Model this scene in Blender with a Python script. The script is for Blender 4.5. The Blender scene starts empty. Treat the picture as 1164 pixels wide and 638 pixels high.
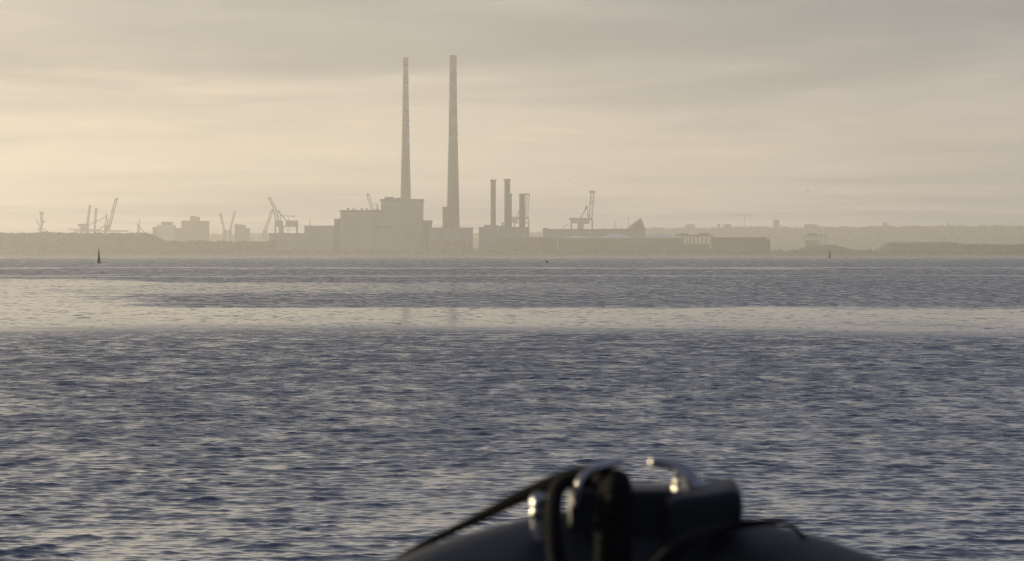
import bpy, bmesh, math, random
import numpy as np
from mathutils import Vector, Matrix

random.seed(7)
RNG = np.random.default_rng(11)
sc = bpy.context.scene
COL = sc.collection
R = math.radians

# ------------------------------------------------------------------ camera
EYE = 1.6                     # seated helmsman's eye above the water
F = 4850.0                    # focal length in photo pixels
HOR = 290.2                   # horizon row of the photo
cam_d = bpy.data.cameras.new('camera')
cam = bpy.data.objects.new('camera', cam_d)
COL.objects.link(cam)
cam_d.sensor_width = 36.0
cam_d.lens = F / 1164.0 * 36.0
cam.location = (0, 0, EYE)
cam.rotation_euler = (R(90) - math.atan((319 - HOR) / F), 0, 0)
cam_d.clip_start = 0.05
cam_d.clip_end = 40000
cam_d.dof.use_dof = True
cam_d.dof.focus_distance = 50
cam_d.dof.aperture_fstop = 14.5
sc.camera = cam

# ------------------------------------------------------------------ sky and sun
SUN_AZ, SUN_EL = -38.0, 7.0
BANK, WISP = 47.4, 45.2                 # where the cloud noise is cut
world = bpy.data.worlds.new('World')
sc.world = world
world.use_nodes = True
nt = world.node_tree
N, L = nt.nodes, nt.links
bg = N['Background']
bg.inputs[1].default_value = 0.1
sky = N.new('ShaderNodeTexSky')
sky.sky_type = 'NISHITA'
sky.sun_disc = False
sky.sun_elevation = R(SUN_EL)
sky.sun_rotation = R(SUN_AZ)
sky.air_density = 1.0
sky.dust_density = 1.4
sky.ozone_density = 1.5
# a thin stratus layer, projected on a flat cloud base
tc = N.new('ShaderNodeTexCoord')
sep = N.new('ShaderNodeSeparateXYZ')
L.new(tc.outputs['Generated'], sep.inputs[0])
zc = N.new('ShaderNodeMath'); zc.operation = 'ADD'; zc.inputs[1].default_value = 0.010
zm = N.new('ShaderNodeMath'); zm.operation = 'MAXIMUM'; zm.inputs[1].default_value = 0.012
L.new(sep.outputs[2], zc.inputs[0]); L.new(zc.outputs[0], zm.inputs[0])
dx = N.new('ShaderNodeMath'); dx.operation = 'DIVIDE'
dy = N.new('ShaderNodeMath'); dy.operation = 'DIVIDE'
L.new(sep.outputs[0], dx.inputs[0]); L.new(zm.outputs[0], dx.inputs[1])
L.new(sep.outputs[1], dy.inputs[0]); L.new(zm.outputs[0], dy.inputs[1])
cmb = N.new('ShaderNodeCombineXYZ')
L.new(dx.outputs[0], cmb.inputs[0]); L.new(dy.outputs[0], cmb.inputs[1])


def cloud_noise(scale, stretch, detail, lo, hi, off=0.0):
    mp = N.new('ShaderNodeMapping')
    mp.inputs['Scale'].default_value = (scale * stretch, scale, 1)
    mp.inputs['Location'].default_value = (off, off * 1.7, off)
    nz = N.new('ShaderNodeTexNoise')
    nz.inputs['Scale'].default_value = 1.0
    nz.inputs['Detail'].default_value = detail
    nz.inputs['Roughness'].default_value = 0.55
    nz.inputs['Distortion'].default_value = 0.3
    mr = N.new('ShaderNodeMapRange')
    mr.inputs['From Min'].default_value = lo
    mr.inputs['From Max'].default_value = hi
    mr.interpolation_type = 'SMOOTHSTEP'
    L.new(cmb.outputs[0], mp.inputs[0]); L.new(mp.outputs[0], nz.inputs[0]); L.new(nz.outputs[0], mr.inputs[0])
    return mr.outputs[0]


bank = cloud_noise(0.17, 2.0, 4.0, 0.33, 0.67, BANK)
streak = cloud_noise(0.6, 2.2, 6.0, 0.5, 0.72, WISP)
grey = N.new('ShaderNodeRGBToBW')
L.new(sky.outputs[0], grey.inputs[0])
tint = N.new('ShaderNodeMixRGB'); tint.blend_type = 'MULTIPLY'; tint.inputs[0].default_value = 1.0
tint.inputs[2].default_value = (0.31, 0.265, 0.13, 1)
L.new(grey.outputs[0], tint.inputs[1])
veil = N.new('ShaderNodeMixRGB'); veil.blend_type = 'ADD'; veil.inputs[0].default_value = 1.0
veil.inputs[2].default_value = (2.1, 2.4, 3.8, 1)
L.new(tint.outputs[0], veil.inputs[1])
vf = N.new('ShaderNodeMath'); vf.operation = 'MULTIPLY_ADD'; vf.inputs[1].default_value = 0.28; vf.inputs[2].default_value = 0.64
L.new(bank, vf.inputs[0])
mixc = N.new('ShaderNodeMixRGB')
dens = N.new('ShaderNodeMixRGB'); dens.blend_type = 'MULTIPLY'          # thicker cloud lets less light through
dens.inputs[2].default_value = (0.44, 0.475, 0.48, 1)
L.new(bank, dens.inputs[0]); L.new(veil.outputs[0], dens.inputs[1])
L.new(vf.outputs[0], mixc.inputs[0]); L.new(sky.outputs[0], mixc.inputs[1]); L.new(dens.outputs[0], mixc.inputs[2])
wisp = N.new('ShaderNodeMixRGB'); wisp.blend_type = 'MULTIPLY'
wisp.inputs[2].default_value = (1.26, 1.20, 1.13, 1)
L.new(streak, wisp.inputs[0]); L.new(mixc.outputs[0], wisp.inputs[1])
L.new(wisp.outputs[0], bg.inputs[0])

sun_d = bpy.data.lights.new('sun', 'SUN')
sun_d.energy = 2.9
sun_d.angle = R(0.53)
sun_d.color = (1.0, 0.845, 0.57)
sun = bpy.data.objects.new('sun', sun_d)
COL.objects.link(sun)
sdir = Vector((math.sin(R(SUN_AZ)) * math.cos(R(SUN_EL)), math.cos(R(SUN_AZ)) * math.cos(R(SUN_EL)), math.sin(R(SUN_EL))))
sun.rotation_euler = sdir.to_track_quat('Z', 'Y').to_euler()
sun.location = (-300, 300, 500)

sc.view_settings.view_transform = 'Standard'
sc.view_settings.look = 'None'
sc.view_settings.gamma = 1.0
sc.view_settings.exposure = 0.23
sc.view_settings.use_curve_mapping = False
sc.cycles.use_denoising = True
sc.cycles.volume_bounces = 3
sc.cycles.filter_width = 1.15
sc.cycles.max_bounces = 6
sc.cycles.sample_clamp_indirect = 8.0
HAZE_DENSITY = 1.5e-4
HAZE_COLOR = (0.98, 0.965, 0.93)
HAZE_ANISO = 0.55


# ------------------------------------------------------------------ helpers
def P(px, py, Y):
    """A point Y metres ahead that sits on the given photo pixel."""
    return Vector(((px - 582.0) / F * Y, Y, EYE + (HOR - py) / F * Y))


def mat(name, col, rough=0.7, metal=0.0, var=0.18, scale=1.0, spec=0.3, stain=None, bump=0.0):
    m = bpy.data.materials.new(name)
    m.use_nodes = True
    n, l = m.node_tree.nodes, m.node_tree.links
    b = n['Principled BSDF']
    b.inputs['Roughness'].default_value = rough
    b.inputs['Metallic'].default_value = metal
    b.inputs['Specular IOR Level'].default_value = spec
    t = n.new('ShaderNodeTexCoord')
    z = n.new('ShaderNodeTexNoise')
    z.inputs['Scale'].default_value = scale
    z.inputs['Detail'].default_value = 5
    l.new(t.outputs['Object'], z.inputs[0])
    if stain:
        mp = n.new('ShaderNodeMapping')
        mp.inputs['Scale'].default_value = stain
        l.new(t.outputs['Object'], mp.inputs[0]); l.new(mp.outputs[0], z.inputs[0])
    r = n.new('ShaderNodeMapRange')
    r.inputs['From Min'].default_value = 0.3
    r.inputs['From Max'].default_value = 0.7
    r.inputs['To Min'].default_value = 1 - var
    r.inputs['To Max'].default_value = 1 + var
    l.new(z.outputs[0], r.inputs[0])
    x = n.new('ShaderNodeMixRGB'); x.blend_type = 'MULTIPLY'; x.inputs[0].default_value = 1
    x.inputs[1].default_value = (*col, 1)
    l.new(r.outputs[0], x.inputs[2]); l.new(x.outputs[0], b.inputs['Base Color'])
    if bump:
        bp = n.new('ShaderNodeBump')
        bp.inputs['Strength'].default_value = bump
        bp.inputs['Distance'].default_value = 0.01
        l.new(z.outputs[0], bp.inputs['Height']); l.new(bp.outputs[0], b.inputs['Normal'])
    return m


M = {
    'concrete': mat('concrete', (0.10, 0.095, 0.085), 0.85, var=0.2, scale=0.05, stain=(0.08, 0.08, 0.02)),
    'cladding': mat('cladding', (0.36, 0.35, 0.33), 0.7, var=0.15, stain=(0.12, 0.12, 0.01)),
    'brick': mat('brick', (0.22, 0.15, 0.11), 0.85, var=0.2, scale=0.05),
    'dark_roof': mat('dark_roof', (0.11, 0.11, 0.11), 0.8, var=0.2, scale=0.05),
    'pale_roof': mat('pale_roof', (0.62, 0.62, 0.60), 0.4, var=0.12, scale=0.06, spec=0.5),
    'pale_wall': mat('pale_wall', (0.6, 0.58, 0.54), 0.7, var=0.08, scale=0.1),
    'red_paint': mat('red_paint', (0.03, 0.012, 0.011), 0.7, var=0.06, stain=(0.3, 0.3, 0.03)),
    'white_paint': mat('white_paint', (0.26, 0.26, 0.26), 0.7, var=0.06, stain=(0.3, 0.3, 0.03)),
    'glazing': mat('glazing', (0.25, 0.25, 0.24), 0.3, var=0.1, scale=0.1),
    'steel': mat('steel', (0.16, 0.16, 0.16), 0.6, var=0.2, scale=0.1),
    'crane_paint': mat('crane_paint', (0.13, 0.16, 0.20), 0.6, var=0.2, scale=0.1),
    'sand': mat('sand', (0.20, 0.165, 0.12), 0.95, var=0.15, scale=0.01),
    'soil': mat('soil', (0.10, 0.10, 0.06), 0.95, var=0.3, scale=0.02),
    'spoil': mat('spoil', (0.13, 0.11, 0.085), 0.95, var=0.3, scale=0.03),
    'leaf': mat('leaf', (0.055, 0.062, 0.032), 0.8, var=0.25, scale=0.08),
    'green_buoy': mat('green_buoy', (0.05, 0.06, 0.04), 0.6, var=0.2, scale=2.0),
    'rust_buoy': mat('rust_buoy', (0.03, 0.018, 0.012), 0.6, var=0.3, scale=2.0),
    'tyre_black': mat('tyre_black', (0.015, 0.015, 0.016), 0.55, var=0.2, scale=20),
    'gull': mat('gull', (0.12, 0.12, 0.12), 0.9, var=0.1, scale=5),
    'tube_fabric': mat('tube_fabric', (0.020, 0.019, 0.021), 0.55, var=0.10, scale=9, spec=0.4, bump=0.1),
    'pad_plastic': mat('pad_plastic', (0.006, 0.007, 0.012), 0.5, var=0.12, scale=14, spec=0.3, bump=0.05),
    'stainless': mat('stainless', (0.36, 0.35, 0.35), 0.16, 1.0, var=0.05, scale=30),
    'polished': mat('polished', (0.55, 0.52, 0.48), 0.1, 1.0, var=0.03, scale=30),
    'rope_black': mat('rope_black', (0.004, 0.003, 0.003), 1.0, var=0.4, scale=60, spec=0.15),
    'hull_paint': mat('hull_paint', (0.10, 0.11, 0.13), 0.3, var=0.05, scale=3, spec=0.5),
}


def new_obj(name, me, material, parent=None, smooth=False):
    o = bpy.data.objects.new(name, me)
    COL.objects.link(o)
    if material and not me.materials:
        me.materials.append(M[material] if isinstance(material, str) else material)
    if smooth:
        for p in me.polygons:
            p.use_smooth = True
    if parent is not None:
        o.parent = parent
        o.matrix_parent_inverse = Matrix.Translation(-parent.location)
    return o


def from_bm(name, bm, material, parent=None, smooth=False):
    me = bpy.data.meshes.new(name)
    bm.normal_update()
    bm.to_mesh(me)
    bm.free()
    return new_obj(name, me, material, parent, smooth)


def tag(o, label=None, cat=None, group=None, kind=None):
    if label: o['label'] = label
    if cat: o['category'] = cat
    if group: o['group'] = group
    if kind: o['kind'] = kind
    return o


def thing(name, loc, label, cat, group=None):
    o = bpy.data.objects.new(name, None)
    o.empty_display_size = 1.0
    COL.objects.link(o)
    o.location = loc
    return tag(o, label, cat, group)


def add_box(bm, x0, x1, y0, y1, z0, z1, taper=None):
    v = [bm.verts.new(c) for c in ((x0, y0, z0), (x1, y0, z0), (x1, y1, z0), (x0, y1, z0),
                                   (x0, y0, z1), (x1, y0, z1), (x1, y1, z1), (x0, y1, z1))]
    for f in ((0, 3, 2, 1), (4, 5, 6, 7), (0, 1, 5, 4), (1, 2, 6, 5), (2, 3, 7, 6), (3, 0, 4, 7)):
        bm.faces.new([v[i] for i in f])


def add_bar(bm, a, b, w, h=None):
    """Rectangular beam from a to b."""
    a, b = Vector(a), Vector(b)
    h = h or w
    d = (b - a).normalized()
    up = Vector((0, 0, 1)) if abs(d.z) < 0.95 else Vector((0, 1, 0))
    s = d.cross(up).normalized()
    u = s.cross(d).normalized()
    vs = []
    for p in (a, b):
        for i, j in ((-1, -1), (1, -1), (1, 1), (-1, 1)):
            vs.append(bm.verts.new(p + s * (i * w / 2) + u * (j * h / 2)))
    for f in ((3, 2, 1, 0), (4, 5, 6, 7), (0, 1, 5, 4), (1, 2, 6, 5), (2, 3, 7, 6), (3, 0, 4, 7)):
        bm.faces.new([vs[i] for i in f])


def add_lathe(bm, prof, c, seg=24, cap=True):
    """Rings (radius, z) turned round the vertical through c."""
    rings = []
    for r, z in prof:
        rings.append([bm.verts.new((c[0] + r * math.cos(2 * math.pi * i / seg), c[1] + r * math.sin(2 * math.pi * i / seg), z)) for i in range(seg)])
    for A, B in zip(rings, rings[1:]):
        for i in range(seg):
            j = (i + 1) % seg
            bm.faces.new((A[i], A[j], B[j], B[i]))
    if cap:
        bm.faces.new(rings[0][::-1])
        bm.faces.new(rings[-1])


def catmull(pts, n):
    out = []
    pts = [pts[0]] + list(pts) + [pts[-1]]
    for i in range(1, len(pts) - 2):
        p0, p1, p2, p3 = [np.array(q, float) for q in pts[i - 1:i + 3]]
        for k in range(n):
            t = k / n
            out.append(0.5 * (2 * p1 + (p2 - p0) * t + (2 * p0 - 5 * p1 + 4 * p2 - p3) * t * t + (3 * p1 - p0 - 3 * p2 + p3) * t ** 3))
    out.append(np.array(pts[-2], float))
    return out


def add_tube(bm, pts, seg=16, n=8, flat=1.0, cap=True):
    """pts: (x, y, z, radius); smooth tube with rounded ends."""
    c = catmull(pts, n)
    if cap:                                                    # rounded caps
        d0 = c[0][:3] - c[1][:3]; d0 /= np.linalg.norm(d0)
        d1 = c[-1][:3] - c[-2][:3]; d1 /= np.linalg.norm(d1)
        r0, r1 = c[0][3], c[-1][3]
        head = [np.append(c[0][:3] + d0 * r0 * math.sin(a), r0 * math.cos(a)) for a in (1.5, 1.2, 0.8, 0.4)]
        tail = [np.append(c[-1][:3] + d1 * r1 * math.sin(a), r1 * math.cos(a)) for a in (0.4, 0.8, 1.2, 1.5)]
        c = head + c + tail
    rings = []
    prev = None
    for i, q in enumerate(c):
        a = c[max(0, i - 1)][:3]; b = c[min(len(c) - 1, i + 1)][:3]
        d = Vector(b - a).normalized()
        if prev is None:
            ref = Vector((0, 0, 1)) if abs(d.z) < 0.9 else Vector((1, 0, 0))
            s = d.cross(ref).normalized()
        else:
            s = (prev - d * prev.dot(d)).normalized()
        prev = s
        u = s.cross(d)
        rings.append([bm.verts.new(Vector(q[:3]) + (s * math.cos(2 * math.pi * k / seg) + u * math.sin(2 * math.pi * k / seg) * flat) * q[3]) for k in range(seg)])
    for A, B in zip(rings, rings[1:]):
        for k in range(seg):
            j = (k + 1) % seg
            bm.faces.new((A[k], B[k], B[j], A[j]))
    bm.faces.new(rings[0])
    bm.faces.new(rings[-1][::-1])


def grid_mesh(name, X, Y, Z, material, smooth=True):
    """Sheet mesh from 2-D coordinate arrays."""
    r, c = X.shape
    co = np.stack((X, Y, Z), -1).reshape(-1, 3)
    i = np.arange(r * c).reshape(r, c)
    q = np.stack((i[:-1, :-1], i[:-1, 1:], i[1:, 1:], i[1:, :-1]), -1).reshape(-1, 4)
    return quads_mesh(name, co, q, material, smooth)


def quads_mesh(name, co, q, material, smooth=True):
    me = bpy.data.meshes.new(name)
    me.vertices.add(len(co)); me.vertices.foreach_set('co', np.ascontiguousarray(co, dtype=np.float32).ravel())
    me.loops.add(q.size); me.loops.foreach_set('vertex_index', np.ascontiguousarray(q, dtype=np.int32).ravel())
    me.polygons.add(len(q)); me.polygons.foreach_set('loop_start', np.arange(0, q.size, 4, dtype=np.int32))
    me.polygons.foreach_set('use_smooth', np.full(len(q), smooth))
    me.update(calc_edges=True)
    o = bpy.data.objects.new(name, me)
    COL.objects.link(o)
    me.materials.append(M[material] if isinstance(material, str) else material)
    return o


def vnoise(x, y, seed=0):
    """Smooth value noise for numpy arrays, about -1..1."""
    xi = np.floor(x).astype(np.int64); yi = np.floor(y).astype(np.int64)
    fx = x - xi; fy = y - yi
    fx = fx * fx * (3 - 2 * fx); fy = fy * fy * (3 - 2 * fy)

    def h(a, b):
        n = (a * 374761393 + b * 668265263 + seed * 974711) & 0x7fffffff
        n = ((n ^ (n >> 13)) * 1274126177) & 0x7fffffff
        return ((n ^ (n >> 16)) & 0xffff) / 32767.5 - 1
    return (h(xi, yi) * (1 - fx) + h(xi + 1, yi) * fx) * (1 - fy) + (h(xi, yi + 1) * (1 - fx) + h(xi + 1, yi + 1) * fx) * fy


def fbm(x, y, oct=4, seed=0):
    s = 0; a = 0.5
    for k in range(oct):
        s = s + a * vnoise(x * 2 ** k, y * 2 ** k, seed + k); a *= 0.5
    return s


def sstep(a, b, x):
    t = np.clip((x - a) / (b - a), 0, 1)
    return t * t * (3 - 2 * t)


# ------------------------------------------------------------------ the sea
def build_sea():
    rad = [0.8]
    while rad[-1] < 9000:
        r = rad[-1]
        k = 0.03 if r < 21.5 else (0.00075 if r < 52 else (0.0009 if r < 98 else (0.0036 if r < 420 else (0.008 if r < 1800 else 0.03))))
        rad.append(r * (1 + k))
    rad = np.array(rad)
    dense = np.linspace(-0.16, 0.16, 384)
    side = np.linspace(0.16, math.pi, 44)[1:]
    th = np.concatenate((-side[::-1], dense, side[:-1]))      # the last column closes the ring
    dth = np.gradient(th); dth[0] = dth[-1] = 0.07
    Rr, T = np.meshgrid(rad, th, indexing='ij')
    X = Rr * np.sin(T); Y = Rr * np.cos(T)
    sp = np.maximum(np.gradient(rad)[:, None], Rr * dth[None, :] * 0.8)
    # ruffle: 1 = wind-roughened, 0 = glassy slick (surface film in long bands along the wind)
    wob = fbm(X / 16, Y / 30, 4, 3)
    wob2 = fbm(X / 5, Y / 9, 3, 21)
    Ye = Y * (1 + 0.14 * wob + 0.06 * wob2)
    gust = 0
    for o_ in range(5, 10):                                      # cat's-paws at every size, drawn out across the wind
        gust = gust + (0.8 if o_ < 6 else 1.0) * vnoise(X / (14 / 2 ** o_) + 7 * o_, Y / (44 / 2 ** o_), 77 + o_)
    gust = gust * 0.55
    far_edge = 133 + 150 * sstep(-7, -30, X + 6 * wob)
    slick = sstep(84, 98, Ye + 9 * gust) * (1 - sstep(0.96, 1.06, Ye / far_edge))
    tongue = sstep(143, 150, Ye) * (1 - sstep(176, 196, Ye)) * sstep(-19, -9, X + 5 * wob2)
    upper = sstep(150, 190, Ye) * (1 - sstep(225, 262, Ye)) * sstep(14, -16, X + 8 * wob) * 0.8
    slick = np.maximum(slick, upper) * (1 - 0.95 * tongue)
    thin = sstep(500, 512, Ye + 14 * wob2) * (1 - sstep(545, 575, Ye + 14 * wob2)) * 0.75
    thin = np.maximum(thin, sstep(318, 324, Ye) * (1 - sstep(345, 362, Ye)) * 0.55 * sstep(-0.1, 0.35, wob + 0.25))
    slick = np.maximum(slick, thin)
    ruf = np.clip(0.98 - 0.40 * sstep(30, 110, Y) + 0.60 * gust, 0.25, 1.9)
    ruf = ruf * (1 - slick) + slick * (0.02 + 0.06 * sstep(130, 86, Ye) + 0.8 * np.clip(gust - 0.42, 0, 1))
    ruf = ruf * (1 + 0.0 * X)
    # sum of wave trains, each carried by the mesh only where the mesh resolves it
    comps = []
    def band(n, l0, l1, slope, spread, ruffled):
        for i in range(n):
            lam = l0 * (l1 / l0) ** ((i + RNG.random()) / n)
            a = R(190) + RNG.normal(0, spread)
            comps.append((lam, a, slope * math.sqrt(2.0 / n), RNG.random() * 6.283, ruffled))
    band(10, 1.6, 7.0, 0.014, 0.45, False)
    band(16, 0.40, 1.1, 0.034, 0.42, True)
    band(30, 0.155, 0.40, 0.066, 0.48, True)
    band(26, 0.055, 0.155, 0.072, 0.65, True)
    Z = np.zeros_like(X); DX = np.zeros_like(X); DY = np.zeros_like(X)
    lost = np.full_like(X, 0.00005)
    for lam, a, s, ph, ruffled in comps:
        k = 2 * math.pi / lam
        w = sstep(1.7, 3.0, lam / sp)
        f = ruf if ruffled else 1 - 0.25 * slick
        amp = s / k * w * f
        lost += (1 - w * w) * s * s / 2 * f * f
        rows = np.nonzero(w.max(axis=1) > 0.01)[0]
        if len(rows) == 0:
            continue
        j = slice(rows[0], rows[-1] + 1)
        cx, cy = math.sin(a), math.cos(a)
        arg = k * (X[j] * cx + Y[j] * cy) + ph
        c, sn = np.cos(arg), np.sin(arg)
        Z[j] += amp[j] * c
        DX[j] -= 0.8 * amp[j] * cx * sn
        DY[j] -= 0.8 * amp[j] * cy * sn
    X = X + DX; Y = Y + DY
    nr, ncol = X.shape
    co = np.stack((X, Y, Z), -1).reshape(-1, 3)
    i = np.arange(nr * ncol).reshape(nr, ncol)
    i = np.concatenate((i, i[:, :1]), axis=1)
    q = np.stack((i[:-1, :-1], i[:-1, 1:], i[1:, 1:], i[1:, :-1]), -1).reshape(-1, 4)[:, ::-1]

    m = bpy.data.materials.new('sea_water')
    m.use_nodes = True
    n, l = m.node_tree.nodes, m.node_tree.links
    b = n['Principled BSDF']
    b.inputs['Base Color'].default_value = (0.022, 0.038, 0.092, 1)
    b.inputs['IOR'].default_value = 1.333
    at = n.new('ShaderNodeAttribute'); at.attribute_name = 'rough'
    l.new(at.outputs['Fac'], b.inputs['Roughness'])
    o = quads_mesh('sea', co, q, m)
    att = o.data.attributes.new('rough', 'FLOAT', 'POINT')
    alpha = np.sqrt(2 * lost)
    att.data.foreach_set('value', np.sqrt(np.clip(alpha, 0.002, 0.3)).astype(np.float32).ravel())
    tag(o, kind='structure')


build_sea()


# ------------------------------------------------------------------ shore and far land
HPX = [-400, 25, 300, 560, 640, 740, 840, 940, 1040, 1160, 1500]
HH = [26, 27, 26, 27, 31, 37, 41, 43, 45, 46, 50]


def build_land():
    # low coastal ground: beach, then flat made ground
    xs = np.linspace(-3600, 3600, 361)
    ys = np.concatenate((np.linspace(4235, 4300, 14), np.linspace(4320, 5200, 30), np.linspace(5250, 8800, 40)))
    X, Y = np.meshgrid(xs, ys)
    edge = 4255 + 18 * fbm(X / 300, X * 0, 3, 5)
    Z = -1.2 + 4.2 * sstep(0, 60, Y - edge) + 1.0 * fbm(X / 60, Y / 60, 3, 9) * sstep(20, 90, Y - edge)
    o = grid_mesh('coastal_ground', X, Y, Z, 'sand')
    tag(o, kind='structure')
    # wooded rise behind the port
    xs = np.linspace(-3300, 3300, 420)
    ys = np.linspace(6700, 8700, 40)
    X, Y = np.meshgrid(xs, ys)
    px = 582 + X / 7600 * F
    H = np.interp(px, HPX, HH)
    Z = 2 + H * sstep(6750, 7700, Y) * (1 + 0.05 * fbm(X / 170, Y / 300, 3, 31)) + 1.5 * fbm(X / 40, Y / 60, 3, 51)
    o = grid_mesh('hills', X, Y, Z, 'soil')
    tag(o, kind='structure')
    return H


build_land()


def leaf_mass(name, spots, label, per=26, leaf=1.3, seed=1):
    """Many leaf-clump faces gathered round the given (x, y, z, rx, rz) crowns: one uncountable mass."""
    rg = np.random.default_rng(seed)
    S = np.array(spots)
    n = len(S) * per
    c = np.repeat(S, per, axis=0)
    d = rg.normal(size=(n, 3)); d /= np.linalg.norm(d, axis=1)[:, None]
    rr = rg.random(n) ** 0.45
    ctr = c[:, :3] + d * rr[:, None] * np.stack((c[:, 3], c[:, 3], c[:, 4]), -1)
    sz = leaf * (0.6 + 0.8 * rg.random(n)) * (c[:, 3] / np.median(S[:, 3])) ** 0.5
    a = rg.normal(size=(n, 3)); a /= np.linalg.norm(a, axis=1)[:, None]
    b = np.cross(a, rg.normal(size=(n, 3))); b /= np.linalg.norm(b, axis=1)[:, None]
    a *= sz[:, None]; b *= (sz * (0.5 + 0.4 * rg.random(n)))[:, None]
    co = np.stack((ctr - a, ctr - b, ctr + a, ctr + b), 1).reshape(-1, 3)
    q = np.arange(n * 4).reshape(n, 4)
    o = quads_mesh(name, co, q, 'leaf', smooth=False)
    tag(o, label, 'scrub', kind='stuff')


# shoreline scrub, everywhere along the water (mounded a little)
rg = np.random.default_rng(5)
sp = []
for x in np.arange(-1500, 1500, 3.2):
    for k in range(2):
        h = 2.6 + 2.2 * fbm(np.array(x / 70.0), np.array(k * 3.3), 3, 4) + 1.4 * rg.random()
        y = 4312 + 22 * k + rg.normal(0, 6)
        sp.append((x + rg.normal(0, 1.5), y, 2.2 + h * 0.6, 2.6 + rg.random() * 1.6, max(1.0, h)))
leaf_mass('shore_scrub', sp, 'low dark scrub along the whole far shore', per=20, leaf=1.1, seed=2)

# taller wooded bank at the left and a lower one next to it
sp = []
for px in np.arange(-140, 190, 0.9):
    top = 265.5 + 1.0 * float(vnoise(np.array(px / 7.0), np.array(0.3), 8)) + 0.9 * rg.random() - (0 if px < 165 else (px - 165) * -0.35)
    for k in range(3):
        Y = 4420 + 30 * k + rg.normal(0, 8)
        p = P(px, top, Y)
        for z in np.arange(6.0, p.z, 4.2):
            sp.append((p.x + rg.normal(0, 1.2), Y - (p.z - z) * 1.1, min(z + rg.random() * 2, p.z - 2.2), 3.4, 2.8))
leaf_mass('wooded_bank', sp, 'long even-topped wooded bank at the left below the cranes', per=18, leaf=1.5, seed=3)
sp = []
for px in np.arange(176, 312, 0.9):
    top = 274.5 + 0.8 * float(vnoise(np.array(px / 9.0), np.array(0.9), 18)) + 0.6 * rg.random()
    for k in range(2):
        Y = 4400 + 26 * k + rg.normal(0, 6)
        p = P(px, top, Y)
        for z in np.arange(5.0, p.z, 3.6):
            sp.append((p.x + rg.normal(0, 1.2), Y, min(z + rg.random() * 2, p.z - 1.6), 3.0, 2.2))
leaf_mass('low_copse', sp, 'low belt of trees below the cluster of tower blocks', per=18, leaf=1.3, seed=4)
sp = []
for px in np.arange(1084, 1320, 0.9):
    top = 278.0 + 1.2 * float(vnoise(np.array(px / 11.0), np.array(0.4), 28)) + 0.7 * rg.random()
    Y = 4420 + rg.normal(0, 12)
    p = P(px, top, Y)
    for z in np.arange(4.5, p.z, 3.4):
        sp.append((p.x + rg.normal(0, 1.2), Y, min(z + rg.random() * 1.5, p.z - 1.4), 3.0, 2.0))
leaf_mass('tree_belt', sp, 'low belt of trees at the far right behind the beach', per=18, leaf=1.3, seed=6)
# woods on the far rise
sp = []
for px in np.arange(-80, 1300, 1.15):
    base = np.interp(px, [25, 300, 560, 640, 740, 840, 940, 1040, 1160, 1300], [266, 266.5, 266, 263, 259.7, 258.8, 258.3, 257.2, 257.3, 257])
    top = base + 1.6 * float(fbm(np.array(px / 12.0), np.array(0.2), 3, 38)) + 0.5 * rg.random()
    p = P(px, top, 7650)
    sp.append((p.x, 7650 + rg.normal(0, 20), p.z - 4.5, 6.0, 4.6))
    for k in range(3):
        Y = 6950 + 600 * rg.random()
        f = float(sstep(6750, 7700, Y))
        sp.append((p.x * Y / 7650 + rg.normal(0, 6), Y, 4 + (p.z - 6) * f * 0.98 + 2, 6.5, 4.2))
leaf_mass('hill_woods', sp, 'faint woods covering the far rise behind the port', per=22, leaf=3.0, seed=8)


# ------------------------------------------------------------------ buildings on the shore
GZ = 1.5       # ground level the walls start from


def block(bm, px0, px1, ptop, Y, depth, pbot=None):
    """Box whose near face fills the pixel span; returns its corners."""
    a, b = P(px0, ptop, Y), P(px1, ptop, Y)
    z0 = GZ if pbot is None else P(0, pbot, Y).z
    add_box(bm, a.x, b.x, Y, Y + depth, z0, a.z)
    return a, b


def building(name, label, cat, pieces, Y, depth, group=None):
    """pieces: (part name, px0, px1, ptop, pbottom or None, dY, depth or None, material)"""
    c = P((min(p[1] for p in pieces) + max(p[2] for p in pieces)) / 2, 0, Y + depth / 2)
    t = thing(name, (c.x, Y + depth / 2, GZ), label, cat, group)
    for nm, x0, x1, pt, pb, dY, dep, m in pieces:
        bm = bmesh.new()
        block(bm, x0, x1, pt, Y + dY, dep or depth, pb)
        if nm.endswith('wall') or nm == 'penthouse':
            # a thin parapet lip keeps the roof line from being a knife edge
            a, b = P(x0, pt, Y + dY), P(x1, pt, Y + dY)
            add_box(bm, a.x - 0.35, b.x + 0.35, Y + dY - 0.35, Y + dY + (dep or depth) + 0.35, a.z - 0.9, a.z + 0.25)
        from_bm(nm, bm, m, t)
    return t


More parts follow.
